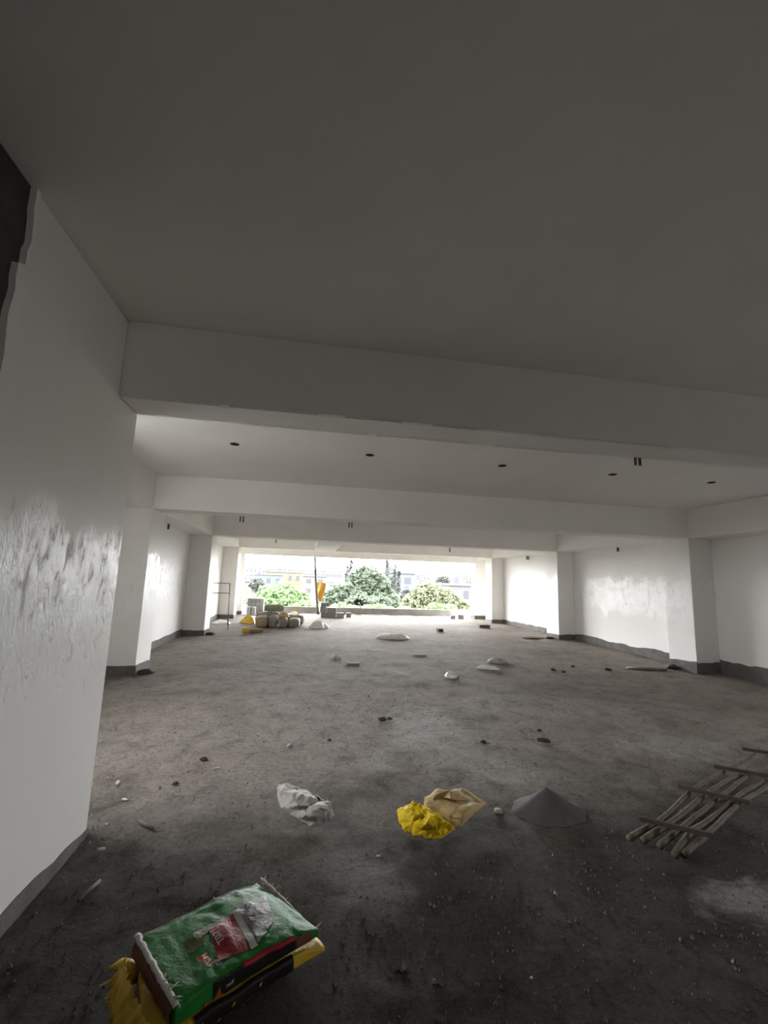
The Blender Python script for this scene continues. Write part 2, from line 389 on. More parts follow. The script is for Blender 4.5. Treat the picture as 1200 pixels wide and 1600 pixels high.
# ------------------------------------------------------------------ yellow sack lying under the green bag
BAGC, BAGA = (-.235, 2.07), math.radians(35.5)
def bag_surface(hl_left, hl_right, hw, hh, zc, ex, taper, seed, wob):
    def S(u, a):
        s_ = u; c, q = math.cos(a), math.sin(a)
        t = max(0., (s_-.08)/(hl_right-.08)); g = 1-taper*t**2.4
        x = s_
        y = math.copysign(abs(c)**(2/ex), c)*hw*(1+.10*t)
        z = math.copysign(abs(q)**(2/ex), q)*hh*g
        p = Vector((x, y, z)); d = noise.fractal(p*8+Vector((seed, 0, 0)), 1, 2, 4)*wob
        crease = (1-abs(noise.noise(Vector((x*11+y*4, y*9, seed))))*2.5)*wob*.5
        return Vector((x+.02*t*(-y/hw), y+d*.6, zc-hh*(1-g)*.55+z+(d+crease)*(1 if q > 0 else .2)))
    return S
def surface_obj(name, S, u0, u1, mat, parent, nu=44, na=72):
    bm = bmesh.new(); rows = []
    for j in range(nu+1):
        u = u0+(u1-u0)*j/nu; rows.append([bm.verts.new(S(u, 2*PI*i/na)) for i in range(na)])
    for a, b in zip(rows, rows[1:]):
        for i in range(na): bm.faces.new((a[i], a[(i+1) % na], b[(i+1) % na], b[i]))
    bm.faces.new(rows[0][::-1]); bm.faces.new(rows[-1])
    return mesh_obj(name, bm, mat, parent, True)
def top_point(S, ex, hw, u, v, lift):
    """point of the bag's top at length u, width v (metres)"""
    c = max(-.999, min(.999, v/hw)); cc = math.copysign(abs(c)**(ex/2), c)
    p = S(u, math.acos(cc)); p.z += lift; return p
def quad_print(name, S, ex, hw, corners, mat, parent, lift=.0025, n=12):
    (a, b, c, d) = [Vector(p) for p in corners]; bm = bmesh.new(); g = []
    for j in range(n+1):
        row = []
        for i in range(n+1):
            p = (a*(1-i/n)+b*i/n)*(1-j/n)+(d*(1-i/n)+c*i/n)*j/n
            row.append(bm.verts.new(top_point(S, ex, hw, p.x, p.y, lift)))
        g.append(row)
    for j in range(n):
        for i in range(n): bm.faces.new((g[j][i], g[j][i+1], g[j+1][i+1], g[j+1][i]))
    return mesh_obj(name, bm, mat, parent, True)
def side_print(name, S, u0, u1, a0, a1, mat, parent, lift=.003, n=20, m=8, ragged=0):
    bm = bmesh.new(); g = []
    for j in range(m+1):
        row = []
        for i in range(n+1):
            u = u0+(u1-u0)*i/n; e = ragged*noise.noise(Vector((u*40, 3, 1))) if j in (0,) else 0
            a = a0+(a1-a0)*j/m+e; p = S(u, a); row.append(bm.verts.new(p+Vector((0, -lift, lift*.3))))
        g.append(row)
    for j in range(m):
        for i in range(n): bm.faces.new((g[j][i], g[j][i+1], g[j+1][i+1], g[j+1][i]))
    return mesh_obj(name, bm, mat, parent, True)
def text_mesh(body, size, bold=0):
    cu = bpy.data.curves.new('lettering', 'FONT'); cu.body = body; cu.size = size; cu.align_x = 'CENTER'; cu.align_y = 'CENTER'; cu.offset = bold; cu.resolution_u = 3
    o = bpy.data.objects.new('lettering', cu); COL.objects.link(o)
    dg = bpy.context.evaluated_depsgraph_get(); me = bpy.data.meshes.new_from_object(o.evaluated_get(dg))
    bm = bmesh.new(); bm.from_mesh(me); bpy.data.objects.remove(o); bpy.data.meshes.remove(me)
    bmesh.ops.triangulate(bm, faces=bm.faces[:]); return bm
def top_text(name, body, size, S, ex, hw, u, v, mat, parent, bold=0, lift=.005, stretch=1):
    bm = text_mesh(body, size, bold)
    for w in bm.verts:
        x, y = w.co.x, w.co.y*stretch
        w.co = top_point(S, ex, hw, u-y, v+x, lift)
    return mesh_obj(name, bm, mat, parent)

sack = empty('woven_sack', 'yellow woven sack with black print and frayed end, lying under the green bag', 'sack', (BAGC[0], BAGC[1], .004), BAGA)
S2_ = bag_surface(.36, .32, .19, .031, .033, 6, .55, 31, .006)
def S2(u, a):
    p = S2_(u, a); p.x += max(0, (-p.x-.15)/.2)*(.045+.25*(p.y+.05)); return p
surface_obj('sack_body', S2, -.36, .325, M['yellow'], sack)
side_print('printed_panel', S2, -.19, .19, PI+.42, PI-.75, M['black'], sack, .004, 24, 8, .16)
# broken row of tall yellow strokes along the panel's foot
bm = bmesh.new()
for k in range(15):
    u = -.17+k*.022; a0 = PI+.55; a1 = PI-.02+.30*((k*7) % 5)/4
    g = [S2(u+du, a)+Vector((0, -.0075, .001)) for du, a in ((0, a0), (.009, a0), (.009+.004*(k % 3), a1), (.004*(k % 3), a1))]
    bm.faces.new([bm.verts.new(p) for p in g])
mesh_obj('printed_strokes', bm, M['yellow'], sack)
rnd = random.Random(5); bm = bmesh.new()
for k in range(90):                                                  # frayed threads at the torn left end
    v = rnd.uniform(-.17, .2); z = rnd.uniform(.005, .07); l = rnd.uniform(.02, .07)*(1.4 if v > .12 else .8)
    x = -.315+.25*v; dy = rnd.uniform(-.025, .025); pts = [Vector((x, v, z)), Vector((x-l*.5, v+dy, z+rnd.uniform(-.01, .012))), Vector((x-l, v+dy*1.8, max(.004, z-rnd.uniform(0, .04))))]
    w = rnd.uniform(.0015, .005); up = Vector((0, w, rnd.uniform(-.002, .002)))
    vs_ = [(bm.verts.new(p-up), bm.verts.new(p+up)) for p in pts]
    for a, b in zip(vs_, vs_[1:]): bm.faces.new((a[0], b[0], b[1], a[1]))
fr = mesh_obj('frayed_threads', bm, M['yellow'], sack); fr['kind'] = 'stuff'
bm = tube_bm([(-.27, .15, .045), (-.285, .20, .05), (-.29, .245, .04), (-.315, .285, .02)], [.03, .030, .02, .006], 10)
for v in bm.verts: v.co += Vector((0, 0, .006*noise.noise(v.co*60)))
mesh_obj('twisted_corner', bm, M['yellow'], sack, True)
# loose flap of the torn mouth folding down beside the left end
bm = bmesh.new(); g = []
for j in range(41):
    t = j/40; row = []
    for i in range(7):
        q = i/6; y = .19-.41*t; x = -.297-.04*t-.05*q-.01*math.sin(t*5); x += .014*noise.noise(Vector((t*22, q*3, 5))); z = .085*(1-q)**.7+.016+.022*noise.noise(Vector((t*14, q*3, 1)))
        row.append(bm.verts.new((x, y, z)))
    g.append(row)
for j in range(40):
    for i in range(6): bm.faces.new((g[j][i], g[j][i+1], g[j+1][i+1], g[j+1][i]))
o = mesh_obj('torn_flap', bm, M['yellow'], sack, True); sm = o.modifiers.new('thickness', 'SOLIDIFY'); sm.thickness = .003

# ------------------------------------------------------------------ green bag of tile adhesive
gb = empty('adhesive_bag', 'green printed bag of tile adhesive with red panel, on the yellow sack in the foreground', 'bag', (BAGC[0], BAGC[1], .079), BAGA)
EXB, HW, HH = 7., .193, .038
S1 = bag_surface(.27, .285, HW, HH, .038, EXB, .62, 12, .007)
surface_obj('bag_body', S1, -.265, .285, M['green'], gb, 60, 96)
pr = lambda n, c, m, **k: quad_print(n, S1, EXB, HW, c, M[m], gb, **k)
red = pr('red_panel', [(-.083, -.125), (-.051, .024), (.058, .046), (.026, -.155)], 'red')
pr('pale_band', [(.030, -.158), (.060, .056), (.084, .053), (.056, -.160)], 'band', lift=.0032)
pr('picture', [(.058, -.150), (.087, .061), (.237, .070), (.165, -.085)], 'photo')
pr('picture', [(.062, -.150), (.085, -.062), (.125, -.060), (.115, -.122)], 'photo2', lift=.0035)
pr('picture', [(.092, -.045), (.092, -.012), (.122, -.018), (.115, -.046)], 'black', lift=.0036)
pr('picture', [(.115, .030), (.115, .055), (.145, .06), (.14, .036)], 'black', lift=.0036)
pr('picture', [(-.115, .006), (-.105, .050), (.033, .070), (.045, .042)], 'olive', lift=.0022)
pr('picture', [(-.150, -.03), (-.150, .04), (-.085, .03), (-.09, -.02)], 'olive', lift=.0021)
pr('picture', [(-.100, -.150), (-.095, -.095), (-.080, -.095), (-.080, -.150)], 'black', lift=.0022)
pr('printed_line', [(.012, -.150), (.022, -.085), (.030, -.085), (.020, -.150)], 'pink', lift=.004)
pr('printed_line', [(-.012, -.130), (-.004, -.072), (.000, -.072), (-.008, -.130)], 'pink', lift=.004)
top_text('lettering', 'T02', .036, S1, EXB, HW, -.040, -.034, M['white_ink'], gb, .0004, .0055)
top_text('brand_lettering', 'roff', .050, S1, EXB, HW, -.118, -.095, M['orange'], gb, .0022, .005, 1.0)
side_print('side_panel', S1, -.13, .215, PI-.42, PI+.9, M['black'], gb, .0025, 26, 8)
side_print('side_stripe', S1, -.02, .185, PI-.62, PI-.08, M['red'], gb, .0035, 20, 5)
side_print('side_smear', S1, -.16, -.09, PI+.10, PI+.7, M['orange'], gb, .0032, 8, 5, .3)
side_print('side_smear', S1, .19, .255, PI-.25, PI+.5, M['brown'], gb, .003, 8, 5)
bm = text_mesh('roff', .019, .0003)
for w in bm.verts:
    q = S1(-.072+w.co.x, PI+.2); w.co = Vector((q.x, q.y-.008, .040+w.co.y*.95))
mesh_obj('side_lettering', bm, M['white_ink'], gb)
# brown paper end and the white stitched tape folded along it
bm = bmesh.new(); g = []
for j in range(21):
    v = -.185+.37*j/20
    g.append([bm.verts.new((x+.004*noise.noise(Vector((v*20, x*9, 0))), v, z)) for x, z in ((-.268, .066), (-.278, .05), (-.276, .02), (-.268, .004))])
for a, b in zip(g, g[1:]):
    for i in range(3): bm.faces.new((a[i], a[i+1], b[i+1], b[i]))
mesh_obj('paper_end', bm, M['brown'], gb, True)
def tape(name, pts, w, seed):
    bm = bmesh.new(); g = []
    for k, p in enumerate(pts):
        p = Vector(p); n_ = noise.noise(Vector((k*.7, seed, 0))); t = (Vector(pts[min(k+1, len(pts)-1)])-Vector(pts[max(0, k-1)])).normalized()
        sd = t.cross(Vector((0, 0, 1))).normalized()*w*(1+.35*n_)
        g.append([bm.verts.new(p-sd+Vector((0, 0, -.010))), bm.verts.new(p-sd*.5+Vector((0, 0, .004+.003*n_))), bm.verts.new(p+sd*.4+Vector((0, 0, .005-.003*n_))), bm.verts.new(p+sd)])
    for a, b in zip(g, g[1:]):
        for i in range(3): bm.faces.new((a[i], a[i+1], b[i+1], b[i]))
    o = mesh_obj(name, bm, M['stitch'], gb, True); q = o.modifiers.new('thickness', 'SOLIDIFY'); q.thickness = .004
    return o
lp = [(-.262+.006*noise.noise(Vector((k*.6, 1, 0))), .195-.40*k/24, .082+.006*noise.noise(Vector((k*.5, 4, 0)))) for k in range(25)]
tape('stitched_tape', lp, .013, 1)
rp = []
for k in range(25):
    t = k/24; rp.append((.284+.03*t+.006*noise.noise(Vector((k*.8, 7, 0))), .205-.385*t, .052-.045*t**1.5+.004*noise.noise(Vector((k*.9, 2, 0)))))
tape('stitched_tape', rp, .008, 2)
bm = bmesh.new()
for k in range(30):
    e = rnd.random(); 
    if k < 14: p = Vector((.286+.02*e, .2-.3*e, .05-.03*e))
    elif k < 20: p = Vector((.318, -.175, .01))
    else: p = Vector((-.262, -.08-.12*e, .088))
    d = Vector((rnd.uniform(-.02, .04), rnd.uniform(-.03, .02), rnd.uniform(-.004, .02)))
    tube_bm([p, p+d*.6, p+d+Vector((.004, .004, -.006))], [.0022, .0018, .001], 4, bm)
th = mesh_obj('loose_threads', bm, M['stitch'], gb); th['kind'] = 'stuff'
for v in (-.0,):
    bm = bmesh.new()
    tube_bm([top_point(S1, EXB, HW, -.255+.5*k/30, HW*.985, .002) for k in range(31)], .0028, 5, bm)
    mesh_obj('edge_crease', bm, M['band'], gb)

# ------------------------------------------------------------------ crumpled plastic bags and sacks on the floor
from mathutils.geometry import delaunay_2d_cdt
CREAM = [(0.889, 3.167, 0.06), (0.97, 3.147, 0.11), (1.037, 3.085, 0.12), (1.139, 3.368, 0.05), (1.209, 3.297, 0.055), (1.025, 3.027, 0.1), (1.07, 3.081, 0.07), (1.22, 3.139, 0.045), (1.226, 3.077, 0.05), (1.325, 3.132, 0.03), (1.233, 3.052, 0.035), (1.125, 2.979, 0.075), (1.074, 2.926, 0.05), (1.048, 2.906, 0.012), (0.971, 2.92, 0.012), (0.995, 3.095, 0.080), (0.927, 3.092, 0.075), (0.941, 3.006, 0.04), (1.005, 2.966, 0.045), (1.04, 2.994, 0.075), (0.846, 3.031, 0.05), (0.943, 3.091, 0.095), (0.86, 2.965, 0.02), (0.909, 2.94, 0.008)]
YELLOW = [(0.686, 3.129, 0.04), (0.7, 3.122, 0.06), (0.768, 3.08, 0.085), (0.79, 3.119, 0.095), (0.822, 3.092, 0.1), (0.846, 3.058, 0.1), (0.832, 2.97, 0.08), (0.854, 2.926, 0.1), (0.898, 2.907, 0.085), (0.939, 2.881, 0.085), (0.975, 2.895, 0.065), (1.014, 2.917, 0.03), (0.953, 2.902, 0.03), (0.914, 2.858, 0.012), (0.895, 2.852, 0.003), (0.853, 2.875, 0.012), (0.785, 2.893, 0.012), (0.742, 2.912, 0.01), (0.692, 2.959, 0.01), (0.685, 3.029, 0.02), (0.721, 3.015, 0.075), (0.769, 2.956, 0.09), (0.75, 2.952, 0.06), (0.821, 2.872, 0.09), (0.84, 2.896, 0.045), (0.774, 2.922, 0.035), (0.89, 2.88, 0.05), (0.702, 3.011, 0.05), (0.819, 2.978, 0.06)]
WHITEBAG = [(-0.113, 3.568, 0.03), (-0.101, 3.57, 0.05), (-0.045, 3.528, 0.07), (0.033, 3.427, 0.08), (0.1, 3.396, 0.07), (0.182, 3.38, 0.03), (0.173, 3.279, 0.05), (0.252, 3.24, 0.06), (0.226, 3.142, 0.06), (0.274, 3.142, 0.02), (0.257, 3.125, 0.01), (0.182, 3.09, 0.005), (0.126, 3.074, 0.005), (0.102, 3.119, 0.01), (0.042, 3.163, 0.01), (-0.021, 3.233, 0.01), (-0.075, 3.311, 0.015), (-0.094, 3.381, 0.02), (-0.086, 3.408, 0.04), (-0.03, 3.321, 0.1), (-0.075, 3.388, 0.085), (0.046, 3.264, 0.11), (0.131, 3.233, 0.1), (0.164, 3.167, 0.09), (-0.019, 3.438, 0.065), (0.056, 3.377, 0.08), (0.028, 3.225, 0.085), (0.045, 3.162, 0.09), (-0.006, 3.248, 0.08), (-0.024, 3.231, 0.05), (0.051, 3.174, 0.05), (0.084, 3.112, 0.055), (0.114, 3.096, 0.08), (0.162, 3.109, 0.09), (0.211, 3.115, 0.085), (0.222, 3.124, 0.05), (0.139, 3.07, 0.065), (0.196, 3.09, 0.06), (0.101, 3.113, 0.035), (0.161, 3.094, 0.03), (0.116, 3.19, 0.07)]
def creased(name, pts, mat, parent=None, seed=1, amp=.006, freq=22, sub=3, eye=(0, 0, 1.55)):
    """a sheet folded along sharp creases between given ridge and hollow points"""
    E_ = Vector(eye); fl = [Vector((p[0]-E_.x, p[1]-E_.y)) / (E_.z-p[2]) for p in pts]
    _, _, faces, orig, _, _ = delaunay_2d_cdt(fl, [], [], 0, 1e-6)
    vco, _, _, _, _, _ = delaunay_2d_cdt(fl, [], [], 0, 1e-6)
    bm = bmesh.new(); idx = delaunay_2d_cdt(fl, [], [], 0, 1e-6)[3]
    V = [bm.verts.new(pts[i[0]]) for i in idx]
    for f in faces:
        q = [V[i] for i in f]; c = [Vector(v.co[:2]) for v in q]
        if max((c[i]-c[i-1]).length for i in range(3)) < .30: bm.faces.new(q)
    bmesh.ops.subdivide_edges(bm, edges=bm.edges[:], cuts=sub, use_grid_fill=True)
    bmesh.ops.smooth_vert(bm, verts=[v for v in bm.verts if not v.is_boundary], factor=.18, use_axis_x=True, use_axis_y=True, use_axis_z=True)
    bmesh.ops.subdivide_edges(bm, edges=bm.edges[:], cuts=1, use_grid_fill=True)
    for v in bm.verts:
        p = v.co*freq+Vector((seed, 0, 0)); p += noise.noise_vector(p*.5)*.9; r = (1-abs(noise.noise(p))*3)*.6+(1-abs(noise.noise(p*2.1))*3)*.4+(1-abs(noise.noise(p*4.3))*2)*.15
        n = noise.noise_vector(p*.7); v.co += n*amp*.8; v.co.z = max(.001, v.co.z+r*amp)
    o = mesh_obj(name, bm, mat, parent, True); sm = o.modifiers.new('thickness', 'SOLIDIFY'); sm.thickness = .0025
    return o
wb = creased('plastic_bag', WHITEBAG, M['film'], None, 3, .009, 20)
tag(wb, 'crumpled dusty white plastic bag on the dark floor left of the yellow sack', 'bag')
ys_ = empty('torn_sack', 'torn sack with bright yellow end and cream inside, beside the grey powder heap', 'sack', (0, 0, 0))
creased('cream_sheet', [(x*1.012-.008, y*1.02-.03, z*1.3) for x, y, z in CREAM], M['cream'], ys_, 5, .0075, 15)
creased('yellow_end', YELLOW, M['bright_yellow'], ys_, 9, .011, 26)
bm = bmesh.new()
for k in range(120):
    t = rnd.random()
    if k < 70: p = Vector((.70+.31*t, 3.02-.10*math.sin(t*3)+rnd.uniform(-.02, .02), rnd.uniform(.01, .05))); d = Vector((rnd.uniform(-.02, .02), -rnd.uniform(.01, .035), -p.z*.7))
    else: p = Vector((.92+.12*t, 3.03-.06*t, .085-.03*t)); d = Vector((rnd.uniform(.0, .02), -rnd.uniform(.0, .02), rnd.uniform(-.005, .015)))
    w = Vector((rnd.uniform(.001, .003), .001, 0)); a, b, c_ = bm.verts.new(p-w), bm.verts.new(p+w), bm.verts.new(p+d)
    bm.faces.new((a, b, c_))
fr = mesh_obj('frayed_threads', bm, M['bright_yellow'], ys_); fr['kind'] = 'stuff'
tag(crumple('plastic_scrap', [(1.36, 3.12), (1.39, 3.18), (1.44, 3.16), (1.42, 3.10)], .012, M['film'], .9, 20, 3, 2, 0, 2, 8, 24, .006), 'small grey plastic scrap at the right tip of the torn yellow sack', 'scrap')
def heap_mesh(name, cx, cy, rx, ry, H, mat, px=0, py=0):
    bm = bmesh.new(); rows = [[bm.verts.new((cx+px, cy+py, H))]]; N, S_ = 26, 72
    for j in range(1, N+1):
        t = j/N; row = []
        for i in range(S_):
            th = 2*PI*i/S_; n_ = noise.fractal(Vector((math.cos(th)*1.1, math.sin(th)*1.1, 2.2)), 1, 2, 4)
            r = t*(1+.16*n_*t); x = cx+px*(1-t)+rx*r*math.cos(th); y = cy+py*(1-t)+ry*r*math.sin(th)
            prof = (1-t)**1.3*.8+.2*math.cos(t*PI/2)**2; z = H*prof-.025*H*math.exp(-(t/.12)**2)+.004*noise.fractal(Vector((x*9, y*9, 0)), 1, 2, 4)*(1-t)
            row.append(bm.verts.new((x, y, max(-.01, z-.008*t))))
        rows.append(row)
    for i in range(S_): bm.faces.new((rows[0][0], rows[1][i], rows[1][(i+1) % S_]))
    for j in range(1, N):
        for i in range(S_): bm.faces.new((rows[j][i], rows[j+1][i], rows[j+1][(i+1) % S_], rows[j][(i+1) % S_]))
    bm.faces.new(rows[-1][::-1]); return mesh_obj(name, bm, mat, None, True)
heap = heap_mesh('powder_heap', 1.785, 3.13, .275, .21, .148, M['sand'], -.03, 0)
tag(heap, 'grey heap of cement powder on the floor between torn yellow sack and stick frame', 'heap')

# ------------------------------------------------------------------ frame of crooked sticks with nailed cross boards
fr_ = empty('ladder', 'makeshift ladder of five crooked sticks nailed with cross boards, right foreground', 'ladder', (2.3, 2.7, 0))
near = [(2.045, 2.68), (2.115, 2.645), (2.175, 2.585), (2.20, 2.50), (2.245, 2.49)]
s1 = [(2.36, 2.81), (2.41, 2.78), (2.47, 2.74), (2.51, 2.69), (2.57, 2.66)]
s2 = [(3.0, 3.19), (3.07, 3.13), (3.12, 3.08), (3.17, 3.02), (3.22, 2.97)]
s3 = [(3.62, 3.49), (3.69, 3.43), (3.75, 3.38), (3.80, 3.32), (3.86, 3.26)]
s4 = [(4.32, 3.83), (4.39, 3.77), (4.45, 3.71), (4.50, 3.65), (4.56, 3.59)]
off = Vector((2.3, 2.7, 0))
for k in range(5):
    ctl = [Vector((*p, z)) for p, z in ((near[k], .032), (s1[k], .045), (s2[k], .05), (s3[k], .05), (s4[k], .05))]
    pts = []
    for a, b in zip(ctl, ctl[1:]):
        for j in range(6):
            p = a.lerp(b, j/6); n_ = noise.noise(Vector((p.x*2.6, k*9.1, 0))); pts.append(p+Vector((-.5, .8, 0))*.024*n_*min(1, (p-ctl[0]).length*3)+Vector((0, 0, .008*n_))-off)
    pts.append(ctl[-1]-off)
    r = [(.0195+.002*(k % 2))*(1-.45*i/len(pts))*(1+.15*noise.noise(Vector((i*.9, k, 3)))) for i in range(len(pts))]
    mesh_obj('stick', tube_bm(pts, r, 9), M['wood'], fr_, True)
for (a, b) in (((2.215, 2.80), (2.525, 2.565)), ((2.87, 3.19), (3.18, 2.905)), ((3.50, 3.50), (3.93, 3.18)), ((4.17, 3.84), (4.60, 3.52))):
    a, b = Vector((*a, 0)), Vector((*b, 0)); t = (b-a).normalized(); n_ = Vector((-t.y, t.x, 0))*.011; bm = bmesh.new()
    q = [p-off+Vector((0, 0, z)) for z in (.068, .096) for p in (a-n_, b-n_, b+n_, a+n_)]
    v = [bm.verts.new(p) for p in q]
    for f in ((0,3,2,1),(4,5,6,7),(0,1,5,4),(1,2,6,5),(2,3,7,6),(3,0,4,7)): bm.faces.new([v[i] for i in f])
    bmesh.ops.bevel(bm, geom=bm.edges[:], offset=.003, segments=1, affect='EDGES')
    mesh_obj('cross_board', bm, M['slatwood'], fr_)

# ------------------------------------------------------------------ things further back on the floor
def simple_bag(pts, H, mat, label, cat='bag', name='plastic_bag', seed=1, fold=.6, fr=5, group=None):
    return tag(crumple(name, pts, H, M[mat], fold, fr, seed, 2.2, .3, 2, 16, 56, .015), label, cat, group)
def oval(cx, cy, rx, ry, seed, n=11):
    r_ = random.Random(seed); return [(cx+rx*math.cos(2*PI*i/n)*r_.uniform(.7, 1.1), cy+ry*math.sin(2*PI*i/n)*r_.uniform(.7, 1.1)) for i in range(n)]
simple_bag(oval(.49, 14.45, .32, .32, 2), .26, 'white', 'white plastic sack lying right of the cement bags', 'sack', 'plastic_sack', 2)
simple_bag(oval(2.43, 12.12, .48, .25, 5), .12, 'white', 'long flat white plastic sheet in the middle of the far floor', 'sheet', 'plastic_sheet', 5)
simple_bag(oval(3.86, 8.72, .24, .20, 7), .075, 'film', 'translucent greyish white bag behind a flat white strip, right of centre', 'bag', 'plastic_bag', 7)
simple_bag([(3.19, 8.10), (3.3, 8.16), (3.46, 8.08), (3.6, 7.98), (3.56, 7.90), (3.36, 7.97)], .05, 'white', 'flat white plastic strip in front of the translucent bag, right of centre', 'strip', 'plastic_strip', 9)
simple_bag(oval(2.47, 7.37, .13, .12, 11), .055, 'white', 'small bright white crumpled bag alone on the bare middle floor', 'bag', 'plastic_bag', 11)
simple_bag(oval(.69, 9.08, .11, .13, 13), .05, 'film', 'small pale grey scrap left of centre on the middle floor', 'scrap', 'plastic_scrap', 13)
simple_bag(oval(-2.6, 15.35, .30, .35, 15), .07, 'white', 'whitish plastic sheet on the floor behind the thin steel stand', 'sheet', 'plastic_sheet', 15)
simple_bag(oval(-1.75, 17.1, .30, .35, 17), .08, 'white', 'whitish rag on the floor beside the last left column', 'rag', 'rag', 17)
simple_bag([(-2.05, 15.6), (-1.95, 15.85), (-1.7, 15.9), (-1.52, 15.5), (-1.53, 15.2), (-1.7, 15.3)], .30, 'yellow', 'yellow cloth trailing from the left side of the cement bags', 'cloth', 'yellow_cloth', 19)
simple_bag(oval(-.35, 18.6, .28, .3, 21), .16, 'cream', 'pale yellow sack lying by the parapet behind the cement bags', 'sack', 'plastic_sack', 21)
rl = empty('rolled_sack', 'rolled tan sack with yellow end lying in front of the cement bags', 'sack', (-1.25, 12.9, 0), .35)
mesh_obj('roll', pillow_bm(.42, .13, .12, 2.6, 3, .02), M['bagend'], rl, True)
o = mesh_obj('yellow_end', pillow_bm(.17, .19, .16, 2.4, 8, .04), M['yellow'], rl, True); o.location = (-.27, 0, 0)

# cement bags
def cement_bag(x, y, z, rz, l, w, h, label, body='bag', end='bag', seed=0, tilt=0):
    t = empty('cement_bag', label, 'bag', (x, y, z), rz, 'cement bags heaped at the left'); t.rotation_euler = (0, tilt, rz)
    mesh_obj('sack', pillow_bm(l, w, h, 3.6, seed, .022), M[body], t, True)
    e = mesh_obj('sewn_end', pillow_bm(.06, w*.93, h*.9, 4.5, seed+3, .01, 8, 24), M[end], t, True); e.location = (-l/2+.012, 0, h*.04)
    return t
R90 = PI/2
cement_bag(-1.24, 14.50, 0, R90+.02, .62, .36, .33, 'grey cement bag with tan end facing the room, left front of the heap', 'bag', 'bagend', 1)
cement_bag(-.895, 14.56, 0, R90-.02, .60, .27, .34, 'grey cement bag second from left in the front row of the heap', 'bag', 'bag', 4)
cement_bag(-.595, 14.52, 0, R90, .60, .27, .29, 'grey cement bag under the tan rag in the front row of the heap', 'bag', 'bag', 7)
cement_bag(-.25, 14.60, 0, R90-.04, .60, .33, .27, 'grey cement bag at the right end of the front row of the heap', 'bag', 'bag', 9)
cement_bag(-1.10, 15.15, 0, .2, .75, .42, .40, 'grey cement bag lying crosswise behind the front row, lower left of the heap', 'bag', 'bag', 13)
cement_bag(-.28, 15.2, 0, -.1, .66, .42, .33, 'grey cement bag lying crosswise behind the front row, lower right of the heap', 'bag', 'bag', 15)
cement_bag(-.93, 15.2, .41, .1, .62, .40, .23, 'olive grey cement bag on top of the heap', 'sack_olive', 'sack_olive', 17)
simple_bag_o = crumple('rag', oval(-.62, 14.55, .20, .20, 23), .12, M['cream'], .8, 9, 23, 2, .2, 2, 16, 56, .02, None, None, .315)
tag(simple_bag_o, 'tan and brown rag draped on top of the cement bags', 'rag')

# concrete blocks
def block_bm(w, d, h, seed):
    bm = box_bm(-w/2, w/2, -d/2, d/2, 0, h); bmesh.ops.bevel(bm, geom=bm.edges[:], offset=.006, segments=1, affect='EDGES')
    return bm
bmsh = {}
def block(x, y, z, rz, w, d, h, label, group, mat='block'):
    key = (w, d, h, mat)
    if key not in bmsh:
        o = mesh_obj('concrete_block', block_bm(w, d, h, 0), M[mat]); bmsh[key] = o.data
    else:
        o = bpy.data.objects.new('concrete_block', bmsh[key]); COL.objects.link(o)
    o.location = (x, y, z); o.rotation_euler = (0, 0, rz); return tag(o, label, 'block', group)
r_ = random.Random(3)
for row in range(4):
    for c in range(4):
        block(-2.18+c*.162+r_.uniform(-.002, .002), 19.30+r_.uniform(-.03, .03), row*.1555+.001, r_.uniform(-.02, .02), .152, .40, .155,
              'grey block, %s, %s row, neat stack by the parapet' % (('first from left', 'second from left', 'third from left', 'last on the right')[c], ('bottom', 'second', 'third', 'top')[row]), 'blocks in the neat left stack', r_.choice(['block', 'blockpale']))
for c in range(2):
    for row in range(2): block(-2.12+c*.17, 18.70, row*.1555+.001, r_.uniform(-.05, .05), .152, .40, .155, 'pale %s block on the %s in the low row before the neat stack' % (('lower', 'upper')[row], ('left', 'right')[c]), 'low blocks before the neat stack', 'blockpale')
G = 'blocks piled by the leaning pole'
for x, y, z, rz, w, d, h, m, lab in (
   (.78, 18.15, .001, .05, .20, .40, .20, 'block', 'grey block at left end of the bottom row beside the leaning pole'),
   (1.09, 18.12, .001, -.03, .38, .20, .20, 'block', 'grey block in the middle of the bottom row beside the leaning pole'),
   (1.45, 18.16, .001, .04, .30, .20, .19, 'blockpale', 'paler block at right end of the bottom row beside the leaning pole'),
   (.74, 18.17, .202, .1, .22, .38, .22, 'block', 'grey block upright on the left end of the block pile'),
   (1.12, 18.14, .202, -.12, .36, .22, .18, 'block', 'grey block tilted on the middle of the block pile'),
   (.82, 18.18, .423, .15, .34, .30, .16, 'block', 'grey block crowning the pile by the leaning pole'),
   (1.82, 18.50, .001, 0, .20, .18, .17, 'block', 'single grey block just right of the block pile'),
   (6.30, 18.65, .001, .1, .20, .12, .13, 'block', 'small grey block near the parapet at the right end'),
   (6.72, 18.85, .001, 0, .26, .14, .16, 'blockpale', 'pale block beside the right end of the parapet')):
    block(x, y, z, rz, w, d, h, lab, G if y < 18.2 else None, m)
for x, y, rz, w, d, h, lab in ((4.26, 13.85, .1, .16, .20, .09, 'small dark brick lying alone right of the far middle'), (6.29, 15.2, -.05, .38, .18, .10, 'dark brick lying in front of the third right column')):
    o = mesh_obj('brick', block_bm(w, d, h, 1), M['brick']); o.location = (x, y, .001); o.rotation_euler.z = rz; tag(o, lab, 'brick')

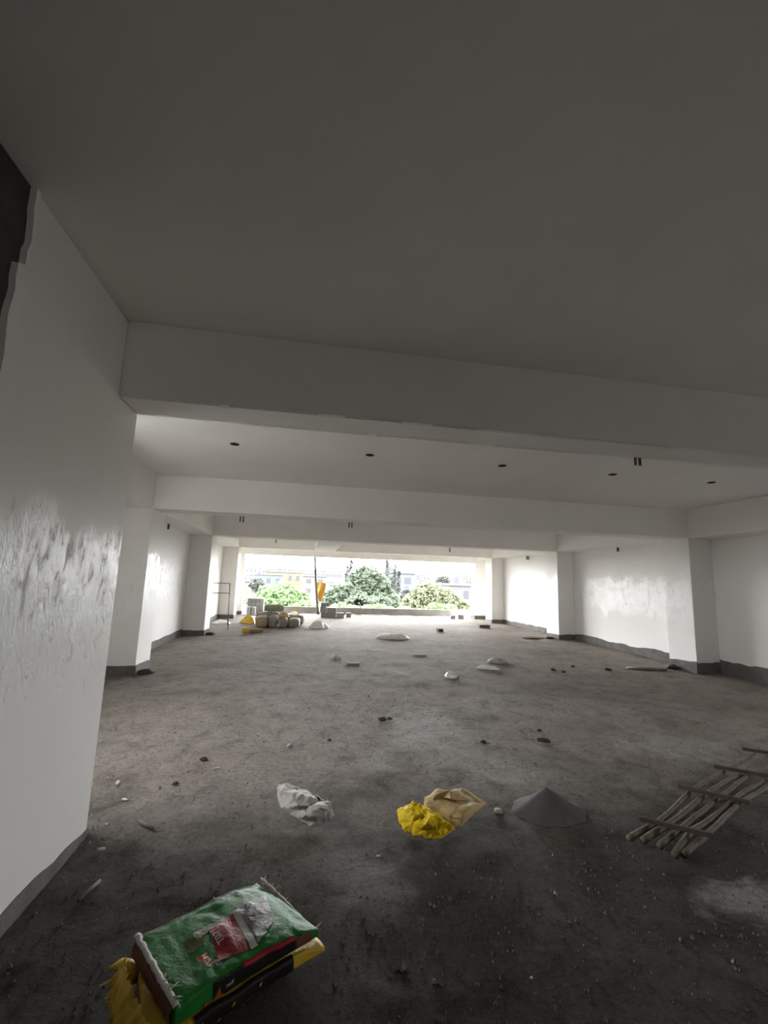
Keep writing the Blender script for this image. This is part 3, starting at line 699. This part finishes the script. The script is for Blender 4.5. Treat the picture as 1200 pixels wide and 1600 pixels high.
# thin steel trestle stand beside the third left column
st = empty('steel_stand', 'thin dark steel trestle stand by the left wall near the cement bags', 'stand', (-2.2, 14.2, 0))
for nm, a, b in (('leg', (.13, -.70, 0), (-.04, 0, 1.28)), ('leg', (-.10, .62, 0), (-.03, .02, 1.28)), ('leg', (-.52, -.55, 0), (-.60, 0, 1.28)), ('leg', (-.75, .62, 0), (-.60, .02, 1.28)),
                 ('top_bar', (-.62, 0, 1.285), (-.02, 0, 1.285)), ('cross_bar', (-.60, -.16, 1.0), (-.01, -.14, 1.0))):
    mesh_obj(nm, tube_bm([a, b], .011, 6), M['steel'], st)

# leaning pole with orange cloth at the parapet
pl = empty('leaning_pole', 'tall thin bamboo pole leaning at the parapet by the block pile', 'pole', (.62, 19.62, 0))
mesh_obj('pole', tube_bm([(0, 0, 0), (-.10, .02, .8), (-.19, .03, 1.6), (-.32, .05, 3.2)], [.05, .05, .048, .045], 8), M['bamboo'], pl, True)
mesh_obj('pole_lashing', tube_bm([(-.128, .02, 1.02), (-.165, .02, 1.40)], [.042, .042], 8), M['steel'], pl)
oc = bmesh.new(); g = []
for j in range(13):
    t = j/12; row = []
    for i in range(9):
        q = i/8; row.append(oc.verts.new((.50+.02*t+q*(.40-.10*t)+.02*math.sin(t*6), 20.0+.05*math.sin(q*9+t*3), 1.33-.78*t+.04*math.sin(q*3)-.03*q)))
    g.append(row)
for j in range(12):
    for i in range(8): oc.faces.new((g[j][i], g[j][i+1], g[j+1][i+1], g[j+1][i]))
o = mesh_obj('orange_cloth', oc, M['cloth'], None, True); q = o.modifiers.new('thickness', 'SOLIDIFY'); q.thickness = .004
tag(o, 'orange cloth hung from the leaning pole above the parapet', 'cloth')

# ------------------------------------------------------------------ ceiling fittings
def junction_box(x, y, lab):
    t = empty('junction_box', lab, 'box', (x, y, ZC), 0, 'junction boxes in the second ceiling bay')
    bm = tube_bm([(0, 0, .02), (0, 0, -.006)], [.055, .055], 20); mesh_obj('rim', bm, M['steel'], t)
    bm = tube_bm([(0, 0, .0), (0, 0, -.0085)], [.046, .046], 20); mesh_obj('dark_inside', bm, M['hole'], t)
for x, lab in ((-.94, 'dark round junction box in the ceiling, leftmost of the row behind the near beam'), (.72, 'dark round junction box in the ceiling, second from left behind the near beam'),
               (2.52, 'dark round junction box in the ceiling, middle one of the row behind the near beam'), (4.17, 'dark round junction box in the ceiling, near the conduit stubs, fourth from left'),
               (5.78, 'dark round junction box in the ceiling, rightmost of the row behind the near beam')):
    junction_box(x, 5.46, lab)
def stub(x, y, z, l, lab, n=2, gap=.05, r=.011, cat='pipe'):
    t = empty('conduit_stub', lab, cat, (x, y, z), 0, 'conduit stubs under the beams')
    for k in range(n):
        dx = (k-(n-1)/2)*gap
        mesh_obj('pipe', tube_bm([(dx, 0, .02), (dx+.004*k, .003*k, -l)], [r, r], 10), M['pvc'], t)
stub(2.64, 3.15, 2.612, .062, 'pair of brown conduit stubs hanging from the nearest beam', 2, .04)
stub(-1.15, 8.0, 2.56, .10, 'left pair of dark conduit stubs under the second beam', 2, .05, .012)
stub(.75, 8.0, 2.56, .10, 'right pair of dark conduit stubs under the second beam', 2, .05, .012)
stub(-.86, 12.70, 2.56, .10, 'left single conduit stub under the third beam', 1, .05, .014)
stub(4.18, 12.70, 2.56, .13, 'right single conduit stub under the third beam', 1, .05, .018)
stub(-2.90, 9.95, 2.56, .11, 'dark conduit stub at the top of the left wall, second bay', 1, .05, .022)
stub(7.80, 14.87, 2.56, .13, 'dark conduit stub at the top of the right wall, far bay', 2, .06, .022)
stub(7.80, 10.15, 2.56, .10, 'dark conduit stub at the top of the right wall, nearer bay', 1, .05, .03)

# ------------------------------------------------------------------ debris one could pick up
def rock(name, x, y, r, mat, lab, cat, sx=1, sy=1, sz=.7, seed=0, rz=0, sub=2):
    o = mesh_obj(name, rock_bm(r, seed, sx, sy, sz, sub), M[mat], None, True); o.location = (x, y, r*.2*sz); o.rotation_euler.z = rz; return tag(o, lab, cat)
for i, (x, y, r, lab) in enumerate((
   (-.75, 4.21, .035, 'dark mud clod alone on the left floor past the near wall'), (-.86, 3.77, .025, 'flat dark clod nearest the end of the near left wall'),
   (.94, 5.18, .045, 'dark brown clod at the left edge of the pale cement patch'), (1.03, 5.2, .03, 'smaller dark clod right beside the brown clod by the pale patch'),
   (1.82, 4.42, .035, 'dark clod at the right lower end of the pale cement patch'), (2.57, 4.70, .03, 'round dark clod upper of the two right of the pale patch'),
   (.32, 4.59, .022, 'small dark green clod behind the white plastic bag'),
   (4.62, 7.9, .045, 'dark lump left of the debris row before the right column'), (4.72, 7.72, .04, 'flat dark lump nearest the camera in the row before the right column'),
   (5.21, 8.2, .045, 'dark lump furthest back in the debris row before the right column'), (5.74, 7.9, .06, 'broken dark lump at the right of the debris row before the right column'))):
    rock('mud_clod', x, y, r*.78, 'clod', lab, 'clod', 1.3, 1, .75, i*3.3)
rock('plank_offcut', 2.45, 4.41, .05, 'clod', 'dark wood offcut with pale edge right of the pale cement patch', 'offcut', 1.4, .5, .5, 40, -.6)
for i, (x, y, r, sx, lab) in enumerate((
   (.50, 2.74, .017, 1.2, 'white pebble on the dark floor below the crumpled white bag'), (.98, 1.89, .011, 1.2, 'white pebble on the dark floor at bottom right'),
   (-1.28, 3.83, .03, 2, 'flat pale chip by the near wall, furthest one'), (-1.13, 3.56, .026, 1.6, 'flat pale chip by the near wall, second one back'),
   (-.62, 4.03, .022, 2.2, 'thin white splinter next to the dark clod on the left floor'), (-.06, 4.48, .03, 2.6, 'long thin pale splinter behind the white plastic bag'),
   (-1.12, 3.25, .014, 1.3, 'white plaster chip close to the near wall corner'), (-1.04, 2.98, .022, 1.5, 'white plaster flake at the foot of the near wall'),
   (-.60, 3.62, .014, 1.2, 'round white chip on the left floor before the dark zone'))):
    rock('plaster_chip', x, y, r*.62, 'chip', lab, 'chip', sx, .8, .45, 60+i, i*.9)
for x, y, z, lab, w in ((.96, 8.49, .03, 'pale flat tile offcut left of centre on the middle floor', .24), (2.46, 9.43, .03, 'pale flat tile offcut at the centre of the middle floor', .27)):
    o = mesh_obj('tile_offcut', block_bm(w, .14, .022, 0), M['blockpale']); o.location = (x, y, .001); tag(o, lab, 'offcut')
for a, b, lab, r in (((-.965, 2.555), (-.925, 2.685), 'short grey stick on the floor at left beside the near wall', .009), ((-.925, 3.235), (-.82, 3.145), 'short brown stick lying left of the crumpled white bag', .010)):
    o = mesh_obj('stick', tube_bm([(*a, r), (*b, r*1.1)], r, 8), M['wood'], None, True); tag(o, lab, 'stick')
rock('broken_board', 6.68, 8.0, .22, 'wood', 'thin broken board lying at the foot of the near right column', 'board', 1.9, .9, .13, 77, -.2)
rock('rubble_lump', 7.32, 8.06, .12, 'clod', 'dark rubble at the foot of the near right column', 'rubble', 1.2, .8, .5, 78)
rock('rubble_lump', -2.36, 7.75, .11, 'clod', 'dark rubble at the foot of the near left column', 'rubble', 1.1, 1.4, .4, 79)
rock('rubble_lump', -2.36, 12.5, .11, 'clod', 'dark rubble at the foot of the second left column', 'rubble', 1.1, 1.2, .45, 80)
rock('rubble_lump', 7.2, 12.45, .10, 'clod', 'dark rubble at the foot of the second right column', 'rubble', 1.4, .8, .4, 81)
rock('broken_board', 6.75, 12.6, .2, 'wood', 'thin pale board lying before the second right column', 'board', 1.8, 1.3, .1, 82)
# uncountable grit on the floor
def grit(name, n, mat, lab, seed, rr, ymax, pale=0):
    r_ = random.Random(seed); vs_, fs = [], []
    for k in range(n):
        y = 1.5+(ymax-1.5)*r_.random()**2.2; x = r_.uniform(-1.15 if y < 3.2 else -2.3, min(7.2, 1.0+y*.85))
        if noise.noise(Vector((x*1.1, y*1.1, seed))) < r_.uniform(-.55, .35): continue
        if abs(x+.235) < .42 and abs(y-2.07) < .36 or math.hypot(x-1.77, y-3.14) < .36 or math.hypot(x-1.0, y-3.05) < .42: continue
        r = rr*r_.lognormvariate(0, .45); b = len(vs_); a = r_.uniform(0, 6.3)
        for i in range(4): vs_.append((x+r*math.cos(a+i*PI/2)*r_.uniform(.7, 1.3), y+r*math.sin(a+i*PI/2)*r_.uniform(.7, 1.3), -.008))
        vs_.append((x, y, r*r_.uniform(.5, 1.0)))
        for i in range(4): fs.append((b+i, b+(i+1) % 4, b+4))
    me = bpy.data.meshes.new(name); me.from_pydata(vs_, [], fs); me.materials.append(M[mat]); o = bpy.data.objects.new(name, me); COL.objects.link(o)
    tag(o, lab, 'gravel', None, 'stuff')
grit('gravel', 7000, 'pebble', 'loose grey grit scattered over the cement floor', 3, .0042, 7)
grit('plaster_crumbs', 900, 'chip', 'white plaster crumbs scattered over the dark near floor', 8, .0026, 4.5)

# ------------------------------------------------------------------ outdoors: slope, trees, town
def terrain(x, y):
    s_ = max(0., min(1., (y-110)/520)); s_ = s_*s_*(3-2*s_)
    return -10.5+15*s_ + (.6*noise.noise(Vector((x*.02, y*.02, 0))) if y > 60 else 0)
def ground():
    bm = bmesh.new(); ys = [-400, -100, 0, 24, 60, 100, 140, 180, 220, 260, 300, 360, 420, 500, 600, 800, 1200, 2000, 3000]; xs = [-1500, -700, -350, -150, -60, 0, 60, 120, 180, 260, 350, 700, 1500, 2500]
    g = [[bm.verts.new((x, y, terrain(x, y))) for x in xs] for y in ys]
    for j in range(len(ys)-1):
        for i in range(len(xs)-1): bm.faces.new((g[j][i], g[j][i+1], g[j+1][i+1], g[j+1][i]))
    struct('ground', bm, simple('scrubby_ground', (.022, .026, .014), .95, .3, .05, 0))
    bm = bmesh.new(); g = []
    for i in range(61):
        x = -900+i*45; h = 26+26*noise.fractal(Vector((x*.0022, 3.3, 0)), 1, 2, 4)
        g.append((bm.verts.new((x, 2300, 0)), bm.verts.new((x+10, 2450, h*.7)), bm.verts.new((x+30, 2700, h)), bm.verts.new((x+30, 3000, 0))))
    for a, b in zip(g, g[1:]):
        for i in range(3): bm.faces.new((a[i], b[i], b[i+1], a[i+1]))
    struct('hills', bm, simple('hazy_hills', (.056, .058, .064), 1, .03, .003, 0), None, True)
ground()
def leafmat(name, c, v=.35):
    k = NT(name); co = k.coord(); f = k.noise(co, .9, 4, .6)
    k.base(k.ramp(f, [(.3, tuple(x*(1-v) for x in c)), (.7, tuple(x*(1+v) for x in c))])); k.rough(.6); k.b.inputs['Specular IOR Level'].default_value = .1
    tr = k.n('ShaderNodeBsdfTranslucent'); k.l(k.b.inputs['Base Color'].links[0].from_socket, tr.inputs['Color']); mx = k.n('ShaderNodeMixShader'); mx.inputs[0].default_value = .5
    k.l(k.b.outputs[0], mx.inputs[1]); k.l(tr.outputs[0], mx.inputs[2]); k.l(mx.outputs[0], k.t.nodes['Material Output'].inputs['Surface'])
    return k.m
LM = dict(bright=leafmat('bright_green_leaves', (0.082, 0.131, 0.057)), grey=leafmat('grey_green_leaves', (0.074, 0.092, 0.066)), olive=leafmat('olive_leaves', (0.105, 0.116, 0.071)), dark=leafmat('dusky_leaves', (0.066, 0.071, 0.066)), fresh=leafmat('fresh_leaves', (0.101, 0.156, 0.066)))
trunkm = simple('bark', (.018, .014, .011), .9, .3, 3, .3, .02)
def tree(x, y, blobs, n, size, mat, lab, base=-10.5, name='tree', cat='tree', seed=1, group=None, tr=.22, holes=.0):
    """blobs: (dx, dy, z, rx, rz) ellipsoids of leaves around (x, y)"""
    t = empty(name, lab, cat, (x, y, base), 0, group); r_ = random.Random(seed); vs_, fs = [], []
    wsum = sum(b[3]*b[3]*b[4] for b in blobs)
    for dx, dy, z, rx, rz in blobs:
        for k in range(int(n*rx*rx*rz/wsum)):
            while True:
                d = Vector((r_.gauss(0, 1), r_.gauss(0, 1), r_.gauss(0, 1))).normalized()
                if noise.noise(d*2.6+Vector((dx, z, seed))) > holes-.35: break
            rad = r_.uniform(.45, 1.0)**.4*(1+.22*noise.noise(d*3+Vector((seed, z, 0))))
            p = Vector((dx+d.x*rx*rad, dy+d.y*rx*rad, z-base+d.z*rz*rad))
            s_ = size*1.1*r_.uniform(.6, 1.3); a = Vector((r_.gauss(0, 1), r_.gauss(0, 1), r_.gauss(0, .5))).normalized(); b = (d*.8+Vector((r_.gauss(0, .6), r_.gauss(0, .6), r_.gauss(0, .6)+.5))).cross(a).normalized()
            i = len(vs_); vs_ += [p-a*s_*.6, p+b*s_*.32, p+a*s_*.6, p-b*s_*.32]; fs.append((i, i+1, i+2, i+3))
    me = bpy.data.meshes.new('foliage'); me.from_pydata(vs_, [], fs); me.materials.append(LM[mat]); o = bpy.data.objects.new('foliage', me); COL.objects.link(o); o.parent = t; o['kind'] = 'stuff'
    bm = bmesh.new(); main = blobs[0]; top = Vector((main[0], main[1], main[2]-base+main[4]*.5))
    tube_bm([(0, 0, 0), top*.5+Vector((.2, 0, 0)), top], [tr, tr*.75, tr*.2], 7, bm)
    for bl in blobs[1:]:
        e = Vector((bl[0], bl[1], bl[2]-base)); s0 = top*.45; tube_bm([s0, s0.lerp(e, .5)+Vector((0, 0, -.2)), e], [tr*.5, tr*.35, tr*.12], 6, bm)
    mesh_obj('trunk', bm, trunkm, t, True)
    return t
tree(-2.2, 45, [(0, 0, -2.6, 3.6, 3.3), (-2.2, .5, -2.9, 1.9, 2.2), (2.4, .3, -2.8, 1.7, 2.0), (.6, -1, -.9, 1.9, 1.6)], 15000, .36, 'bright', 'round bright green tree beyond the left end of the parapet', seed=2)
tree(8.0, 60, [(.2, 0, 1.4, 1.9, 2.2), (-1.5, 0, 1.9, .9, 1.0), (1.9, 0, .7, 1.6, 1.7), (-2.6, 0, -.9, 2.6, 1.9), (2.8, .5, -1.6, 2.2, 2.0), (-4.6, 0, -1.9, 1.7, 2.0), (0, -1, -2.2, 4.0, 2.2)], 17000, .42, 'grey', 'big grey green tree at the centre of the view, tallest crown', seed=5, holes=.12, tr=.3)
tree(12.6, 45, [(0, 0, -.2, 1.7, 1.7), (-1.6, 0, -1.2, 1.3, 1.4), (2.0, 0, -.6, 1.5, 1.5), (3.4, .5, -1.4, 1.3, 1.3), (.6, -1, -2.2, 3.0, 1.6)], 13000, .34, 'olive', 'olive green spreading tree at the right of the view', seed=8, holes=.05)
hl = ['low fresh green bush behind the parapet, first from left', 'low fresh green bush behind the parapet by the leaning pole', 'low fresh green bush under the big central tree, left one', 'low fresh green bush under the big central tree, right one',
      'low fresh green bush left of the olive tree', 'low fresh green bush under the olive tree', 'low fresh green bush at the right end of the parapet']
for k, (x, y, r) in enumerate(((-3.4, 31, 1.3), (.2, 35, 1.5), (2.7, 31, 1.5), (5.6, 35, 1.6), (7.0, 31, 1.5), (10.6, 35, 1.6), (11.2, 31, 1.4))):
    tree(x, y, [(0, 0, -1.35, r, .95+.12*(k % 3)), (r*.35, .3, -1.6, r*.7, .9)], 3600, .27, 'fresh', hl[k], name='bush', cat='bush', seed=20+k, group='low bushes behind the parapet', tr=.1)
for k, (x, y, h, lab) in enumerate(((7.0, 70, 5.0, 'slender dark tree left of the big central crown'), (6.6, 72, 4.0, 'second slender dark tree left of the big central crown'), (12.7, 70, 5.6, 'slender tall dark tree right of the big central crown'), (13.5, 74, 4.9, 'slender thin tree second right of the big central crown'),
                                 (14.8, 74, 4.6, 'slender thin tree third right of the big central crown'), (15.9, 76, 4.2, 'slender thin tree furthest right of the big central crown'))):
    tree(x, y, [(0, 0, h-1.9-1.0, .32, 2.9)], 420, .34, 'dark', lab, name='slender_tree', seed=40+k, tr=.09, holes=.2)
for k, (x, y, z, r, lab) in enumerate(((14.6, 79, .9, 1.6, 'sparse dusky tree beside the slender trees, upper crown'), (15.3, 66, -1.2, 1.6, 'sparse dusky tree low between the big tree and the salmon house'), (-10.6, 104, -.4, 1.6, 'dusky tree beside the cream house at far left'), (36.5, 117, 1.6, 1.9, 'dusky tree among the houses at right'))):
    tree(x, y, [(0, 0, z, r, r*.9), (r*.7, 0, z-1.4, r*.8, r*.8)], 1500, .5, 'dark', lab, seed=60+k, holes=.15)

# town
def hmat(name, c): return simple(name, c, .9, .05, .4, 0)
HM = dict(white=hmat('white_house_wall', (0.048, 0.048, 0.049)), cream=hmat('cream_house_wall', (0.049, 0.046, 0.038)), pink=hmat('pink_house_wall', (0.049, 0.042, 0.041)), yellow=hmat('yellow_house_wall', (0.049, 0.040, 0.026)),
          teal=hmat('teal_house_wall', (0.036, 0.046, 0.046)), blue=hmat('blue_house_wall', (0.037, 0.043, 0.052)), salmon=hmat('salmon_house_wall', (0.051, 0.033, 0.026)), grey=hmat('grey_house_wall', (0.040, 0.040, 0.043)), win=hmat('dark_window', (0.021, 0.021, 0.026)), tank=hmat('grey_water_tank', (0.026, 0.026, 0.029)), roof=hmat('pale_roof', (0.038, 0.038, 0.038)))
def building(x, y, w, d, h, mat, lab, seed, group=None, base=None, cols=None, floors=None, near=False, tank=True):
    base = terrain(x, y)-.5 if base is None else base; r_ = random.Random(seed)
    t = empty('building', lab, 'building', (x, y, base), r_.uniform(-.25, .25) if not near else .0, group)
    mesh_obj('wall', box_bm(-w/2, w/2, -d/2, d/2, 0, h), HM[mat], t)
    mesh_obj('roof', box_bm(-w/2-.25, w/2+.25, -d/2-.25, d/2+.25, h, h+.35), HM['roof'], t)
    fl = floors or max(1, int(h/3.1)); n = cols or max(2, int(w/3)); ww, wh = (w/n)*.42, h/fl*.45
    if near:
        for f in range(fl):
            for c in range(n):
                xx = -w/2+w*(c+.5)/n; zz = h*(f+.5)/fl
                wdw = mesh_obj('window', box_bm(xx-ww/2, xx+ww/2, -d/2-.06, -d/2+.02, zz-wh/2, zz+wh/2), HM['win'], t)
    else:
        bm = bmesh.new()
        for f in range(fl):
            for c in range(n):
                if cols is None and r_.random() < .25: continue
                xx = -w/2+w*(c+.5)/n; zz = h*(f+.5)/fl; box_bm(xx-ww/2, xx+ww/2, -d/2-.06, -d/2+.02, zz-wh/2, zz+wh/2, bm)
        o = mesh_obj('windows', bm, HM['win'], t); o['kind'] = 'stuff'
    if tank and r_.random() < .6:
        q = r_.uniform(-w*.3, w*.3); bm = tube_bm([(q, 0, h+.3), (q, 0, h+1.7)], [.7, .65], 10); mesh_obj('water_tank', bm, HM['tank'], t)
    return t
def at(px_ratio, y): return px_ratio*y
building(1.5, 360, 56, 14, 5.6, 'white', 'very long white building with a row of small dark windows on the skyline', 1, base=.6, cols=28, floors=1, tank=False)
building(-9.0, 190, 15, 12, 8.6, 'yellow', 'orange yellow house below the long white building', 3, base=-5.5, cols=5, floors=2, near=True)
building(-12.5, 165, 9.5, 9, 7.6, 'teal', 'pale teal house left of the orange yellow house', 4, base=-5.8, cols=3, floors=2, near=True)
building(-13.2, 115, 6.0, 8, 9.5, 'cream', 'cream house at the left edge of the view', 5, base=-9.5, cols=2, floors=3, near=True)
building(3.0, 150, 7.5, 8, 9.0, 'pink', 'pale pink house behind the leaning pole', 6, base=-7.2, cols=2, floors=3, near=True)
building(21.5, 105, 7.0, 8, 9.5, 'blue', 'pale blue house between the central and olive trees', 7, base=-6.4, cols=2, floors=3, near=True)
building(18.9, 88, 4.0, 7, 7.0, 'salmon', 'salmon house low between the central and olive trees', 8, base=-8.2, cols=1, floors=2, near=True)
building(29.6, 84, 6.5, 8, 9.5, 'grey', 'pale grey blue house with a dark window at the right edge of the view', 9, base=-8.6, cols=3, floors=3, near=True)
r_ = random.Random(11); placed = 0; spots = [(1.5, 360, 60), (-9, 190, 15), (-12.5, 165, 10), (-13.2, 115, 6), (3, 150, 8), (21.5, 105, 7), (18.9, 88, 4), (29.6, 84, 7)]
cols_ = ['white', 'white', 'white', 'cream', 'grey', 'pink', 'white', 'blue', 'cream']
for k in range(1500):
    y = 130+590*r_.random()**.8; q = r_.uniform(-.15, .41); x = q*y
    if placed >= 95: break
    near_bad = any(abs(x-a)<(w_+14)/2+2 and abs(y-b_)<14 for a,b_,w_ in spots) or (y < 215 and -.14 < q < .06)
    if near_bad: continue
    placed += 1; spots.append((x, y, 16))
    mt = r_.choice(cols_); building(x, y, r_.uniform(8, 17), r_.uniform(8, 12), r_.uniform(4.0, 8.5), mt, 'small %s house in the washed out town beyond the trees' % mt, 100+k, '%s houses of the far town' % mt)
